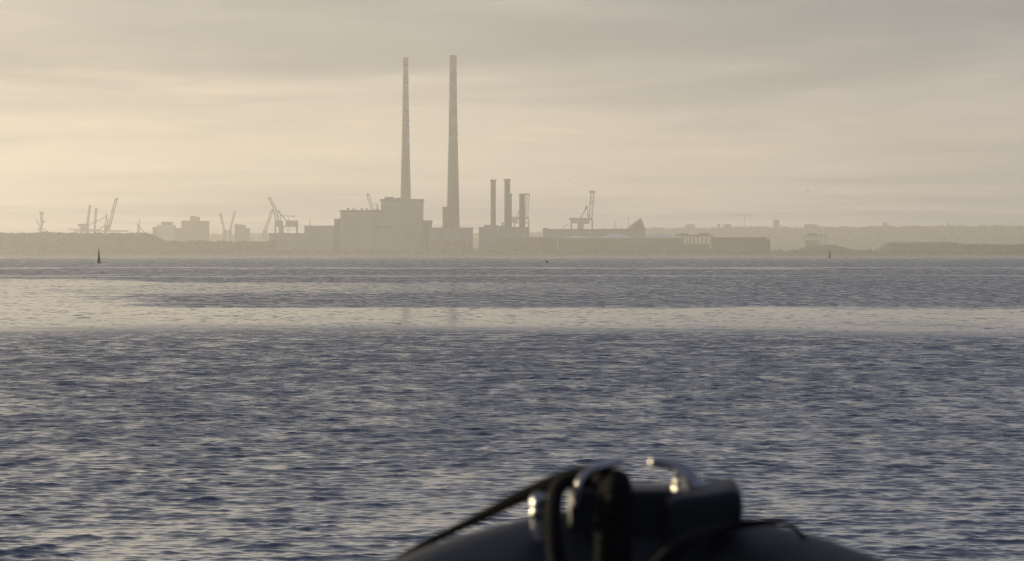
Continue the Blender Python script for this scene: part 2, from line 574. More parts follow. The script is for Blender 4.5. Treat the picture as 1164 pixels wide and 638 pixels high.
# the power station: turbine hall, boiler house and annexes are one joined building
Y = 4420
st = building('power_station', 'large stepped power station hall below the left tall chimney', 'power station', [
    ('turbine_hall_wall', 386.8, 433.5, 239.6, None, 6, 50, 'cladding'),
    ('stair_wall', 380, 387.2, 249.2, None, 8, 40, 'concrete'),
    ('low_hall_wall', 346, 380.4, 257, None, 10, 46, 'cladding'),
    ('boiler_house_wall', 433, 480, 228, None, 0, 60, 'cladding'),
    ('annex_wall', 479.8, 490, 251.5, None, 7, 45, 'concrete'),
    ('workshop_wall', 306, 346.2, 265.3, None, 12, 40, 'cladding'),
    ('parapet', 432, 481, 226.3, 228.6, -1.2, 62.4, 'dark_roof'),
    ('turbine_hall_parapet', 386, 432.9, 238.9, 241.0, 4.9, 52, 'dark_roof'),
    ('annex_parapet', 480.3, 491, 250.6, 252.4, 5.7, 47, 'dark_roof'),
    ('lift_house', 437, 447.2, 224.0, 226.8, 10, 20, 'dark_roof'),
    ('lift_house', 448.6, 455.3, 225.0, 226.8, 14, 16, 'dark_roof'),
    ('ledge', 424, 446, 257.0, 258.2, -2.2, 9, 'concrete'),
], Y, 62)
for x0, x1, h in ((394, 397.5, 2.2), (400, 402.2, 1.8), (402.8, 404.4, 2.1), (409.5, 413, 2.0), (415.5, 418.3, 1.9), (421, 423, 1.5), (426, 430.5, 1.2)):
    bm = bmesh.new()
    p = P((x0 + x1) / 2, 238.9, Y + 25)
    w = (x1 - x0) / 2 * 0.915
    add_lathe(bm, [(w * 0.7, p.z - 0.2), (w * 0.7, p.z + h * 0.45), (w, p.z + h * 0.55), (w, p.z + h * 0.85), (w * 0.4, p.z + h)], p, 10)
    from_bm('roof_vent', bm, 'steel', st)
bm = bmesh.new()
a = P(352.3, 257, Y + 20)
add_lathe(bm, [(0.5, a.z - 0.3), (0.35, a.z + 5), (0.18, a.z + 8.2)], a, 8)
from_bm('antenna', bm, 'steel', st)
hall_wall = next(o for o in st.children if o.name.startswith('turbine_hall_wall'))
boiler_wall = next(o for o in st.children if o.name.startswith('boiler_house_wall'))
# wall panels, large concrete bays on the boiler house and turbine hall fronts
for (x0, x1, y0, y1, n, dY) in ((434.5, 478.5, 231, 262, 8, 0), (389, 431.5, 243, 264, 9, 6)):
    for i in range(n):
        u0 = x0 + (x1 - x0) * i / n + 0.25
        u1 = x0 + (x1 - x0) * (i + 1) / n - 0.25
        bm = bmesh.new()
        a = P(u0, y0, Y + dY); b = P(u1, y1, Y + dY)
        add_box(bm, a.x, b.x, Y + dY - 0.45, Y + dY + 0.2, b.z, a.z)
        from_bm('wall_panel', bm, 'cladding', hall_wall if dY else boiler_wall)


for i in range(10):                                      # tall glazed bays of the turbine hall
    u = 389.6 + 42.0 * (i + 0.5) / 10
    bm = bmesh.new()
    a = P(u - 0.9, 246.5, Y + 6); b = P(u + 0.9, 261, Y + 6)
    add_box(bm, a.x, b.x, Y + 5.25, Y + 5.5, b.z, a.z)
    from_bm('window', bm, 'glazing', hall_wall)
for u, top, bot, w in ((436.5, 229.5, 288, 0.9), (461, 229.5, 288, 0.9), (476.4, 229.5, 288, 1.2), (443.2, 250, 288, 2.0)):
    bm = bmesh.new()
    p = P(u, top, Y - 1.6); q = P(u, bot, Y - 1.6)
    add_lathe(bm, [(w * 0.45, max(q.z, GZ)), (w * 0.45, p.z - 1), (w * 0.6, p.z)], p, 10)
    from_bm('flue_pipe', bm, 'cladding', st)


def chimney(px, base_y, top_y, Y, prof, bands, label, galleries):
    """prof: (photo row, half width in pixels)."""
    c = P(px, 0, Y)
    t = thing('tall_chimney', (c.x, Y, GZ), label, 'chimney', 'tall banded power station chimneys')
    s = Y / F
    rows = np.array([p[0] for p in prof]); hw = np.array([p[1] for p in prof])

    def ring(py, extra=0.0):
        return (float(np.interp(py, rows, hw)) * s + extra, P(0, py, Y).z)
    bot = bands[-1][1]
    bm = bmesh.new()
    pr = [ring(p) for p in np.linspace(base_y, bot, 12)]
    pr[0] = (pr[0][0], GZ)
    add_lathe(bm, pr, c, 28, cap=True)
    from_bm('shaft', bm, 'concrete', t, True)
    for i, (y0, y1) in enumerate(bands):
        bm = bmesh.new()
        add_lathe(bm, [ring(y1, 0.02), ring((y0 + y1) / 2, 0.02), ring(y0, 0.02)], c, 28)
        from_bm('red_band' if i % 2 == 0 else 'white_band', bm, 'red_paint' if i % 2 == 0 else 'white_paint', t, True)
    for g in galleries:
        r, z = ring(g)
        bm = bmesh.new()
        add_lathe(bm, [(r - 0.1, z - 0.5), (r + 0.9, z - 0.2), (r + 0.9, z + 0.1), (r - 0.1, z + 0.1)], c, 28)
        for k in range(14):
            an = 2 * math.pi * k / 14
            q = Vector((c.x + (r + 0.85) * math.cos(an), Y + (r + 0.85) * math.sin(an), z))
            add_bar(bm, q, q + Vector((0, 0, 1.1)), 0.12)
        from_bm('gallery', bm, 'steel', t)
    bm = bmesh.new()                                    # ladder and cable run up the left flank
    for p0, p1 in zip(np.linspace(base_y - 20, top_y, 16)[:-1], np.linspace(base_y - 20, top_y, 16)[1:]):
        r0, z0 = ring(p0); r1, z1 = ring(p1)
        for off in (-0.35, 0.35):
            add_bar(bm, (c.x - r0 - 0.35, Y + off, z0), (c.x - r1 - 0.35, Y + off, z1), 0.22)
    from_bm('ladder', bm, 'steel', t)
    r, z = ring(top_y)
    bm = bmesh.new()
    add_lathe(bm, [(r + 0.03, z - 0.4), (r + 0.25, z), (r + 0.25, z + 0.5), (r - 0.8, z + 0.5), (r - 0.8, z - 0.3)], c, 28)
    from_bm('rim', bm, 'steel', t, False)
    return t


def bandrows(y0, y1, n=10):
    e = np.linspace(y0, y1, n + 1)
    return list(zip(e[:-1], e[1:]))


chimney(461.3, 289, 66.0, 4508, [(66, 2.7), (105, 3.15), (155, 4.1), (200, 5.1), (225, 5.75), (290, 7.4)],
        bandrows(66, 165.5), 'thinner tall chimney on the left, rising behind the power station hall', [72.6, 92, 112, 137, 156])
chimney(515.2, 289, 63.4, 4445, [(63, 3.75), (105, 4.15), (155, 5.0), (200, 6.05), (245, 6.95), (290, 8.0)],
        bandrows(63.4, 163), 'thicker tall chimney on the right, standing clear of the power station hall', [69.6, 83.4, 104, 118, 153])

bl = building('boiler_building', 'low flat building at the foot of the right tall chimney with a narrow tower', 'building', [
    ('wall', 487.5, 537.3, 259.0, None, 0, 36, 'cladding'),
    ('tower', 503, 508.4, 235.3, None, 30, 12, 'concrete'),
    ('plinth', 490, 536, 273.5, None, -6, 6, 'brick'),
], 4396, 36)
bm = bmesh.new(); block(bm, 530.5, 532.0, 273, 4388, 1.5, 279)
from_bm('white_door', bm, 'pale_wall', bl)
bm = bmesh.new(); block(bm, 512, 515, 273.5, 4389, 0.8, 274.6)
from_bm('white_sign', bm, 'pale_wall', bl)

tb = building('gas_turbine_building', 'low plant building below the group of four short stacks', 'building', [
    ('wall', 544.3, 601, 258.5, None, 0, 40, 'cladding'),
    ('upper_wall', 550.5, 566, 256.0, 258.8, 8, 22, 'cladding'),
    ('filter_house', 566.3, 573, 257.0, 258.8, 9, 20, 'steel'),
    ('filter_house', 570.2, 572.4, 252.6, 257.2, 12, 6, 'steel'),
    ('front_wall', 558, 633, 270.2, None, -16, 15.5, 'brick'),
    ('pale_gable', 557.6, 559.0, 270.5, 276, -17.2, 1.0, 'pale_wall'),
    ('pale_gutter', 560, 584, 269.6, 270.1, -17.2, 1.2, 'pale_roof'),
    ('pale_gutter', 588, 632, 269.6, 270.1, -17.2, 1.2, 'pale_roof'),
], 4404, 40)

for px, top, hw, Yc, lab in ((560.6, 204.2, 3.0, 4424, 'leftmost of the short stacks, slim and standing alone'),
                             (576.5, 203.6, 3.3, 4420, 'second short stack from the left, one of the two taller ones'),
                             (578.9, 220.3, 2.9, 4440, 'shorter stack half hidden behind the second short stack'),
                             (593.6, 220.3, 3.35, 4424, 'rightmost short stack, in front of a harbour crane')):
    c = P(px, 0, Yc)
    t = thing('short_stack', (c.x, Yc, GZ), lab, 'stack', 'short stacks of the gas turbine plant')
    s = Yc / F
    zt = P(0, top, Yc).z
    bm = bmesh.new()
    add_lathe(bm, [(hw * s, GZ), (hw * s, zt - 3), (hw * s, zt - 0.5)], c, 20)
    from_bm('shaft', bm, 'steel', t, True)
    bm = bmesh.new()
    add_lathe(bm, [(hw * s - 0.2, zt - 2.2), (hw * s + 0.7, zt - 1.6), (hw * s + 0.7, zt), (hw * s - 0.5, zt), (hw * s - 0.5, zt - 1)], c, 20)
    from_bm('collar', bm, 'steel', t)
    for f in (0.3, 0.55, 0.8):
        bm = bmesh.new()
        z = GZ + (zt - GZ) * f
        add_lathe(bm, [(hw * s - 0.05, z - 0.3), (hw * s + 0.28, z - 0.2), (hw * s + 0.28, z + 0.2), (hw * s - 0.05, z + 0.3)], c, 20)
        from_bm('stiffener', bm, 'steel', t)

# sheds of the port
building('warehouse', 'long flat warehouse under the harbour crane with the raised boom', 'warehouse', [
    ('wall', 617, 733, 261.4, None, 0, 60, 'cladding'), ('roof', 616.5, 733.6, 260.5, 261.3, -0.8, 62, 'dark_roof'),
    ('roof_house', 617.3, 623, 259.4, 260.6, 8, 20, 'steel')], 4640, 60)
building('warehouse', 'low dark shed wall standing behind the shore scrub, left of the open-sided shed', 'warehouse', [
    ('wall', 634, 777, 271.4, None, 0, 45, 'brick'), ('eaves', 633.5, 777.5, 270.6, 271.3, -0.7, 46.4, 'dark_roof')], 4440, 45)


def pitched(name, px0, px1, ptop, pbot, Y, depth, material, label, cat):
    """Shallow hipped roof shown as a light flat triangle."""
    a, b = P(px0, pbot, Y), P(px1, pbot, Y)
    zt = P(0, ptop, Y).z
    t = thing(name, ((a.x + b.x) / 2, Y + depth / 2, GZ), label, cat)
    bm = bmesh.new()
    z0 = a.z
    mx = (a.x + b.x) / 2
    w = (b.x - a.x)
    v = [bm.verts.new(c) for c in ((a.x, Y, z0), (b.x, Y, z0), (b.x, Y + depth, z0), (a.x, Y + depth, z0),
                                   (mx - w * 0.06, Y + depth * 0.5, zt), (mx + w * 0.06, Y + depth * 0.5, zt))]
    for f in ((0, 1, 5, 4), (1, 2, 5), (2, 3, 4, 5), (3, 0, 4), (3, 2, 1, 0)):
        bm.faces.new([v[i] for i in f])
    from_bm('roof', bm, material, t)
    bm = bmesh.new()
    add_box(bm, a.x + 1, b.x - 1, Y + 1, Y + depth - 1, GZ, z0 - 0.02)
    from_bm('wall', bm, 'pale_wall', t)


pitched('tent_roof_shed', 633, 676, 268.2, 270.6, 4520, 40, 'pale_roof', 'pale low tent-roofed shed, leftmost of three, under the harbour crane', 'shed')
pitched('tent_roof_shed', 676, 722, 265.8, 270.6, 4520, 40, 'pale_roof', 'pale tent-roofed shed, middle of three, below the scrap heap', 'shed')
pitched('tent_roof_shed', 728, 772, 265.6, 270.6, 4520, 40, 'pale_roof', 'pale tent-roofed shed, rightmost of three, beside the open-sided shed', 'shed')

# heap of scrap behind the warehouse, with a lamp post beside it
bm = bmesh.new()
Yh = 4725
prof = [(709, 262.5), (714, 258.6), (719, 254.6), (723, 251.8), (726.5, 250.0), (728.8, 249.6), (730.4, 251.6), (731.8, 257), (733, 262), (733.8, 265)]
rings = []
for k, (px, py) in enumerate(prof):
    p = P(px, py, Yh)
    ring = []
    for j in range(9):
        u = j / 8 * 2 - 1
        hgt = max(0.4, (p.z - GZ)) * (1 - abs(u) ** 1.8) * (1 + 0.06 * random.uniform(-1, 1)) if abs(u) < 1 else 0
        ring.append(bm.verts.new((p.x + random.uniform(-1, 1), Yh + u * 38, GZ + hgt)))
    rings.append(ring)
for A, B in zip(rings, rings[1:]):
    for j in range(8):
        bm.faces.new((A[j], B[j], B[j + 1], A[j + 1]))
bm.faces.new([r for r in rings[0]]); bm.faces.new([r for r in rings[-1]][::-1])
o = from_bm('scrap_heap', bm, 'spoil')
tag(o, 'steep dark scrap heap with a sloping left side rising behind the warehouse', 'heap')


def pole(px, top, Y, r, label, name='light_mast', arm=None):
    c = P(px, top, Y)
    t = thing(name, (c.x, Y, GZ), label, 'mast')
    bm = bmesh.new()
    add_lathe(bm, [(r, GZ), (r * 0.8, (GZ + c.z) / 2), (r * 0.55, c.z)], c, 8)
    from_bm('mast_pole', bm, 'steel', t)
    bm = bmesh.new()
    add_box(bm, c.x - r * 1.6, c.x + r * 1.6, Y - r, Y + r, c.z, c.z + r * 0.8)
    from_bm('lamp_head', bm, 'steel', t)


pole(714.6, 248.2, 4690, 0.55, 'tall light mast standing against the left slope of the scrap heap')
pole(699.5, 251.5, 5200, 0.5, 'faint light mast between the harbour crane and the scrap heap')
pole(1149.8, 250.5, 7560, 0.9, 'thin mast on the wooded skyline at the right edge')

# open-sided shed with columns
def open_shed(name, px0, px1, ptop, proof, pbot, cols, Y, depth, humps, label, base):
    c = P((px0 + px1) / 2, 0, Y)
    t = thing(name, (c.x, Y + depth / 2, GZ), label, 'shed')
    bm = bmesh.new(); block(bm, px0, px1, ptop, Y, depth, proof)
    from_bm('roof', bm, 'dark_roof', t)
    for hx0, hx1, hy in humps:
        bm = bmesh.new()
        a, b = P(hx0, ptop, Y), P(hx1, ptop, Y); zt = P(0, hy, Y).z
        q = (b.x - a.x) * 0.25
        v = [bm.verts.new(k) for k in ((a.x, Y + 1, a.z + 0.01), (b.x, Y + 1, a.z + 0.01), (b.x, Y + depth - 1, a.z + 0.01), (a.x, Y + depth - 1, a.z + 0.01),
                                       (a.x + q, Y + 1, zt), (b.x - q, Y + 1, zt), (b.x - q, Y + depth - 1, zt), (a.x + q, Y + depth - 1, zt))]
        for f in ((0, 3, 2, 1), (4, 5, 6, 7), (0, 1, 5, 4), (1, 2, 6, 5), (2, 3, 7, 6), (3, 0, 4, 7)):
            bm.faces.new([v[i] for i in f])
        from_bm('roof_ridge', bm, 'dark_roof', t)
    for cx in cols:
        for yy in (Y + 0.8, Y + depth - 0.8):
            p = P(cx, proof, Y)
            bm = bmesh.new()
            add_bar(bm, (p.x, yy, GZ), (p.x, yy, p.z), 0.8)
            from_bm('column', bm, 'steel', t)
    if base:
        bm = bmesh.new(); block(bm, base[0], base[1], base[2], Y + depth * 0.3, depth * 0.5)
        from_bm('stored_goods', bm, 'spoil', t)


open_shed('open_shed', 768, 811, 266.9, 268.6, 280, (777, 781, 785, 789, 794, 799, 803, 807.5), 4560, 26,
          ((773, 783, 264.9), (793, 808, 264.8)), 'open-sided shed on columns left of the long dark block', (776, 808, 277.5))
open_shed('open_shed', 915.5, 940, 267.0, 268.4, 280, (916, 920.5, 924, 929, 934, 939.2), 5200, 26,
          ((917, 930, 265.2),), 'faint open-sided shed on columns behind the grassy mound at right', (915, 931, 273.5))
bk = building('container_block', 'long dark block-like shed with a chamfered right end near the shore', 'shed', [
    ('wall', 808.6, 871, 270.6, None, 0, 50, 'spoil'), ('roof_edge', 808.2, 872.5, 269.8, 270.5, -0.7, 51.4, 'dark_roof'),
    ('end_bay', 871.2, 875.6, 271.8, None, 0.6, 48, 'spoil')], 4345, 50)


def mound(name, pts, Y, depth, material, label):
    bm = bmesh.new()
    rings = []
    pts = [tuple(c) for c in catmull(pts, 4)]
    for px, py in pts:
        p = P(px, py, Y)
        rings.append([bm.verts.new((p.x, Y + (j / 8 - 0.5) * 2 * depth, GZ - 0.6 + max(0.0, p.z - GZ + 0.6) * math.cos((j / 8 - 0.5) * math.pi) ** 0.7 * (1 + 0.05 * random.uniform(-1, 1)))) for j in range(9)])
    for A, B in zip(rings, rings[1:]):
        for j in range(8):
            bm.faces.new((A[j], B[j], B[j + 1], A[j + 1]))
    o = from_bm(name, bm, material, None, True)
    tag(o, label, 'mound')


mound('earth_mound', [(895, 286), (910, 283), (921, 279.8), (932, 278.9), (950, 279.0), (958, 280.6), (966, 283.2), (985, 285), (1000, 287)], 4350, 40, 'spoil',
      'low rounded earth mound behind the right beacon')
mound('earth_mound', [(992, 285.5), (999, 281.5), (1006, 276.6), (1012, 275.6), (1040, 275.0), (1070, 275.2), (1086, 275.6), (1092, 278.5), (1099, 284), (1108, 287)], 4420, 45, 'spoil',
      'long flat-topped earth mound at the right, sloping at both ends')

# tower blocks of the city behind the port, left
for pcs, lab in (
    ([('wall', 179, 198, 256.2, None, 0, 30, 'pale_wall'), ('penthouse', 183.6, 195, 252.4, 256.4, 4, 20, 'concrete'), ('stair_core', 173.5, 179.2, 258.0, None, 6, 14, 'concrete')],
     'leftmost hazy apartment block with a stepped top'),
    ([('wall', 198.3, 206, 259.4, None, 0, 30, 'concrete'), ('wall', 206.2, 216, 251.2, None, -4, 34, 'concrete'), ('tower', 216.2, 225.2, 246.6, None, -8, 36, 'concrete'),
      ('lift_house', 216.0, 221.8, 245.6, 246.5, -6, 20, 'dark_roof'), ('wall', 226.3, 236, 251.4, None, -4, 34, 'concrete'), ('link', 225.0, 226.5, 255, None, 4, 12, 'concrete')],
     'hazy cluster of joined office towers, the tallest in its middle'),
    ([('wall', 266.8, 278.2, 256.0, None, 0, 26, 'concrete'), ('penthouse', 267.8, 270, 254.9, 256.1, 6, 8, 'concrete'), ('penthouse', 272, 274.5, 255.2, 256.1, 6, 8, 'concrete'), ('wing', 278.4, 283, 259.4, None, 2, 24, 'concrete')],
     'small hazy block with a lower right wing, right of the twin-boom cranes')):
    building('office_tower', lab, 'building', pcs, 5900, 34)

# ------------------------------------------------------------------ harbour cranes
def lattice(bm, a, b, w, depth, n, t=0.7):
    """Four-chord lattice boom between a and b (w wide in the picture plane, depth along Y)."""
    a, b = Vector(a), Vector(b)
    d = (b - a).normalized()
    s = d.cross(Vector((0, 1, 0))).normalized() * (w / 2)
    y = Vector((0, depth / 2, 0))
    for i, j in ((-1, -1), (1, -1), (1, 1), (-1, 1)):
        add_bar(bm, a + s * i + y * j, b + s * i + y * j, t)
    for k in range(n):
        p, q = a.lerp(b, k / n), a.lerp(b, (k + 1) / n)
        for j in (-1, 1):
            e = 1 if k % 2 else -1
            add_bar(bm, p + s * e + y * j, q - s * e + y * j, t * 0.6)
        add_bar(bm, p + s + y, p + s - y, t * 0.6); add_bar(bm, p - s + y, p - s - y, t * 0.6)


def crane(name, label, Y, parts, ground_px, group='cranes of the port', m='crane_paint'):
    """parts: (name, kind, data...) in photo pixels; bars are doubled in depth as real frames."""
    c = P(ground_px, 0, Y)
    t = thing(name, (c.x, Y, GZ), label, 'crane', group)
    s = Y / F
    for nm, kind, *d in parts:
        bm = bmesh.new()
        if kind == 'lat':
            x0, y0, x1, y1, w, n = d
            lattice(bm, P(x0, y0, Y), P(x1, y1, Y), w * s, 5.0, n, max(0.8, 0.30 * w * s))
        elif kind == 'bar':
            x0, y0, x1, y1, w = d
            add_bar(bm, P(x0, y0, Y), P(x1, y1, Y), 1.2, w * s)
        elif kind == 'legs':                                   # near and far leg
            x0, y0, x1, y1, w = d
            for k, dy in enumerate((-9, 9)):
                a, b = P(x0, y0, Y), P(x1, y1, Y)
                b.z = max(b.z, GZ)
                a.y += dy; b.y += dy
                b2 = bmesh.new(); add_bar(b2, a, b, w * s)
                from_bm('leg', b2, m, t)
            bm.free()
            continue
        elif kind == 'box':
            x0, x1, y0, y1, dep = d
            a, b = P(x0, y0, Y), P(x1, y1, Y)
            add_box(bm, a.x, b.x, Y - dep / 2, Y + dep / 2, max(GZ, b.z), a.z)
        from_bm(nm, bm, m, t)
    return t


YC = 5500
crane('harbour_crane', 'large ship-to-shore crane with raised boom above the warehouse, right of the stacks', YC, [
    ('boom', 'lat', 671.2, 248, 673.6, 219.2, 3.6, 9),
    ('boom_head', 'box', 670.0, 676.6, 216.9, 219.6, 9),
    ('boom_brace', 'bar', 669.9, 230.6, 675.0, 230.2, 1.6),
    ('mast', 'bar', 667.0, 234.8, 668.6, 248, 2.6),
    ('mast_head', 'box', 665.0, 668.2, 234.4, 237.2, 5),
    ('back_stay', 'bar', 666.2, 236.6, 660.0, 248, 1.2),
    ('girder', 'box', 646.8, 673.6, 247.8, 250.4, 9),
    ('machinery_house', 'box', 649.5, 656, 248.2, 254.2, 8.5),
    ('machinery_house', 'box', 663.8, 670, 250.5, 254.5, 8.2),
    ('tower', 'box', 656.4, 663.6, 250.5, 262, 8.0),
    ('trolley', 'bar', 646.0, 254.2, 640.0, 258.6, 0.9),
    ('leg', 'legs', 649.4, 250, 649.4, 292, 1.4),
    ('leg', 'legs', 673.2, 249, 673.6, 292, 1.5),
    ('sill_beam', 'bar', 649.4, 262, 673.5, 262, 1.2)], 661)
crane('harbour_crane', 'ship-to-shore crane standing half hidden behind the rightmost short stack', YC, [
    ('boom', 'lat', 598.2, 247, 600.6, 221.6, 3.0, 8),
    ('boom_head', 'box', 596.4, 602.8, 220.2, 221.8, 9),
    ('back_stay', 'bar', 590.8, 238.5, 587.0, 247.5, 1.0),
    ('girder', 'box', 581.8, 601.5, 246.6, 249.4, 9),
    ('cross_beam', 'bar', 583, 253.4, 601, 253.4, 1.4),
    ('machinery_house', 'box', 582.2, 588, 249.6, 252.6, 8),
    ('brace', 'bar', 584, 254, 590, 248.5, 0.9),
    ('leg', 'legs', 584.5, 249, 584.5, 292, 1.2),
    ('leg', 'legs', 600.8, 247, 601.2, 292, 1.5)], 592)
crane('harbour_crane', 'slanted pair of crane arms rising behind the turbine hall roof', YC, [
    ('boom', 'lat', 418.2, 221.4, 424.3, 241, 2.6, 6),
    ('boom_head', 'box', 416.6, 420.0, 220.2, 222.2, 6),
    ('stay_mast', 'lat', 427.8, 231.6, 430.6, 241, 2.0, 3),
    ('girder', 'box', 408, 434, 247.8, 250.2, 9),
    ('leg', 'legs', 411, 250, 411, 292, 1.4), ('leg', 'legs', 430, 250, 430, 292, 1.4)], 421)
crane('harbour_crane', 'tall crane with a folded boom and boxy cab left of the power station', 5300, [
    ('boom', 'lat', 306.6, 225.6, 312.0, 236.5, 2.4, 4),
    ('boom_lower', 'lat', 312.0, 236.5, 315.6, 252, 3.2, 5),
    ('boom_head', 'box', 304.8, 308.2, 224.4, 226.2, 5),
    ('stay_mast', 'bar', 317.0, 241.0, 326.2, 252.0, 1.2),
    ('mast_head', 'box', 316.0, 318.4, 239.4, 241.6, 4),
    ('stay_post', 'bar', 318.4, 241.8, 318.7, 252, 0.6),
    ('cab', 'box', 312.4, 321.6, 251.2, 258, 9),
    ('tower', 'box', 317.0, 322.4, 258, 270, 8),
    ('machinery_house', 'box', 325.0, 338.8, 250.8, 256.6, 11),
    ('girder', 'box', 321.7, 339, 256.7, 258.2, 10),
    ('leg', 'legs', 312.8, 258, 312.8, 292, 0.9), ('leg', 'legs', 337.6, 258, 337.6, 292, 1.2)], 322)
crane('harbour_crane', 'faint thin crane leaning right, beside the crane with a folded boom', 6100, [
    ('boom', 'lat', 302.0, 262.5, 309.2, 239.6, 2.2, 6),
    ('boom_head', 'box', 307.8, 310.4, 238.2, 240.4, 5),
    ('cab', 'box', 299.0, 303.6, 262, 266, 7),
    ('back_stay', 'bar', 299.6, 262.4, 308.6, 241, 0.7),
    ('leg', 'legs', 299.8, 266, 297.8, 292, 1.1), ('leg', 'legs', 303.0, 266, 304.4, 292, 1.1)], 301)
crane('tower_crane', 'faint horizontal jib crane right of the crane with a folded boom', 6300, [
    ('jib', 'bar', 320.6, 245.3, 334.6, 246.0, 1.0), ('counterweight', 'box', 332.4, 335.2, 245.0, 247.0, 4),
    ('tower_mast', 'bar', 327.5, 245.6, 327.5, 290, 1.0)], 327.5)
# twin luffing cranes between the office blocks
crane('luffing_crane', 'faint luffing crane leaning left between the office towers and small block', 6000, [
    ('boom', 'lat', 250.7, 244.6, 255.4, 262.5, 1.8, 5), ('boom_head', 'box', 249.2, 252.0, 243.0, 245.2, 4),
    ('cab', 'box', 253.4, 258.4, 262, 266.5, 7), ('leg', 'legs', 255.4, 266, 255.4, 292, 1.5)], 255.4)
crane('luffing_crane', 'faint luffing crane leaning right between the office towers and small block', 6060, [
    ('boom', 'lat', 266.9, 242.0, 261.4, 262.5, 1.8, 5), ('boom_head', 'box', 265.6, 268.4, 240.4, 242.6, 4),
    ('cab', 'box', 259.4, 263.4, 262, 266.5, 7), ('leg', 'legs', 261.2, 266, 261.2, 292, 1.5)], 261.2)
# cranes above the wooded bank
crane('harbour_crane', 'large crane with steep raised boom above the wooded bank', 5700, [
    ('boom', 'lat', 124.2, 258.0, 132.2, 226.6, 2.4, 10), ('boom_head', 'box', 131.0, 135.0, 225.2, 227.0, 6),
    ('boom_brace', 'bar', 126.4, 239.4, 129.0, 239.8, 1.6),
    ('frame_post', 'bar', 121.2, 245.4, 119.2, 259, 0.9), ('frame_post', 'bar', 121.2, 245.4, 123.0, 259, 0.9),
    ('frame_head', 'box', 120.2, 122.2, 244.0, 246.0, 4),
    ('back_stay', 'bar', 121.0, 246.0, 101.5, 256.0, 0.8),
    ('brace', 'bar', 120.2, 255.6, 110.8, 262.4, 1.2), ('cab', 'box', 118.8, 125.0, 256.0, 261.4, 9),
    ('girder', 'box', 84, 146, 262.0, 263.4, 10),
    ('leg', 'legs', 120, 261, 120, 292, 1.5), ('leg', 'legs', 99, 262, 99, 292, 1.5)], 120)
crane('harbour_crane', 'blocky machinery house on a crane girder above the wooded bank', 5760, [
    ('machinery_house', 'box', 89.2, 101.2, 254.6, 257.6, 11), ('machinery_base', 'box', 91.6, 101.0, 257.7, 262.6, 10),
    ('girder', 'bar', 76.8, 260.4, 112, 261.2, 1.0), ('leg', 'legs', 93, 262, 93, 292, 1.5), ('leg', 'legs', 100, 262, 100, 292, 1.5)], 95)
crane('luffing_crane', 'left and taller of two thin upright booms above the wooded bank', 5900, [
    ('boom', 'lat', 99.4, 256, 102.2, 235, 1.7, 7), ('boom_head', 'box', 101.0, 103.6, 233.6, 236.0, 4),
    ('leg', 'legs', 99.4, 256, 99.4, 292, 1.2)], 99.4)
crane('luffing_crane', 'right and shorter of two thin upright booms above the wooded bank', 5900, [
    ('boom', 'lat', 107.8, 259, 109.2, 238, 1.7, 7), ('boom_head', 'box', 108.0, 110.6, 236.6, 238.8, 4),
    ('leg', 'legs', 107.8, 259, 107.8, 292, 1.2)], 107.8)
crane('harbour_crane', 'small spidery crane at the left edge above the wooded bank', 6100, [
    ('boom', 'bar', 46.0, 259.0, 41.4, 250.2, 1.0), ('boom', 'lat', 47.4, 257.5, 47.2, 243.6, 1.5, 4),
    ('boom_head', 'box', 45.0, 49.8, 241.0, 244.0, 5), ('stay', 'bar', 46.4, 258.6, 50.4, 251.4, 1.2), ('stay_head', 'box', 49.0, 51.0, 250.8, 252.6, 4),
    ('back_arm', 'bar', 46.4, 258.6, 57.6, 265.0, 1.0), ('girder', 'bar', 41.8, 261.0, 48, 259.6, 1.0), ('leg', 'legs', 46.4, 258.6, 46.4, 292, 1.6)], 46.4)
crane('luffing_crane', 'tiny star-shaped crane left of the apartment blocks', 6200, [
    ('boom', 'bar', 157.6, 256.4, 159.4, 248.8, 1.0), ('jib', 'bar', 154.4, 254.4, 158, 256.6, 1.0), ('cab', 'box', 156.6, 158.8, 255.4, 257.6, 5),
    ('back_arm', 'bar', 158, 256.6, 164.6, 265, 1.0), ('leg', 'legs', 157.6, 257, 157.6, 292, 1.4)], 157.6)
crane('tower_crane', 'very faint tower crane on the skyline above the long dark block', 7500, [
    ('jib', 'bar', 829.4, 244.8, 854.2, 245.4, 0.5), ('counterweight', 'box', 852.4, 854.4, 245.0, 246.2, 3),
    ('tower_mast', 'bar', 846.6, 243.6, 846.6, 262, 0.5)], 846.6)

# skyline buildings and pale houses on the wooded rise
for px0, px1, top, Yb, mt, lab in (
    (879.8, 886, 250.4, 7600, 'concrete', 'lone hazy tower block on the skyline right of the long dark block'),
    (915, 929, 255.2, 7600, 'concrete', 'wide hazy block on the skyline above the faint open-sided shed'),
    (815.5, 818.2, 255.0, 7600, 'concrete', 'small hazy block on the skyline, left of a wider one'),
    (823, 831.6, 255.4, 7600, 'concrete', 'hazy block on the skyline beside the faint tower crane'),
    (779.5, 790, 255.6, 7600, 'brick', 'hazy flat block on the skyline above the open-sided shed'),
    (1004, 1008.6, 253.9, 7600, 'brick', 'hazy hump-like block on the skyline above the flat-topped mound'),
):
    building('skyline_block', lab, 'building', [('wall', px0, px1, top, None, 0, 24, mt),
             ('roof_house', px0 + (px1 - px0) * .3, px0 + (px1 - px0) * .6, top - 0.7, top + 0.1, 6, 8, 'dark_roof')], Yb, 24, 'blocks on the far skyline')
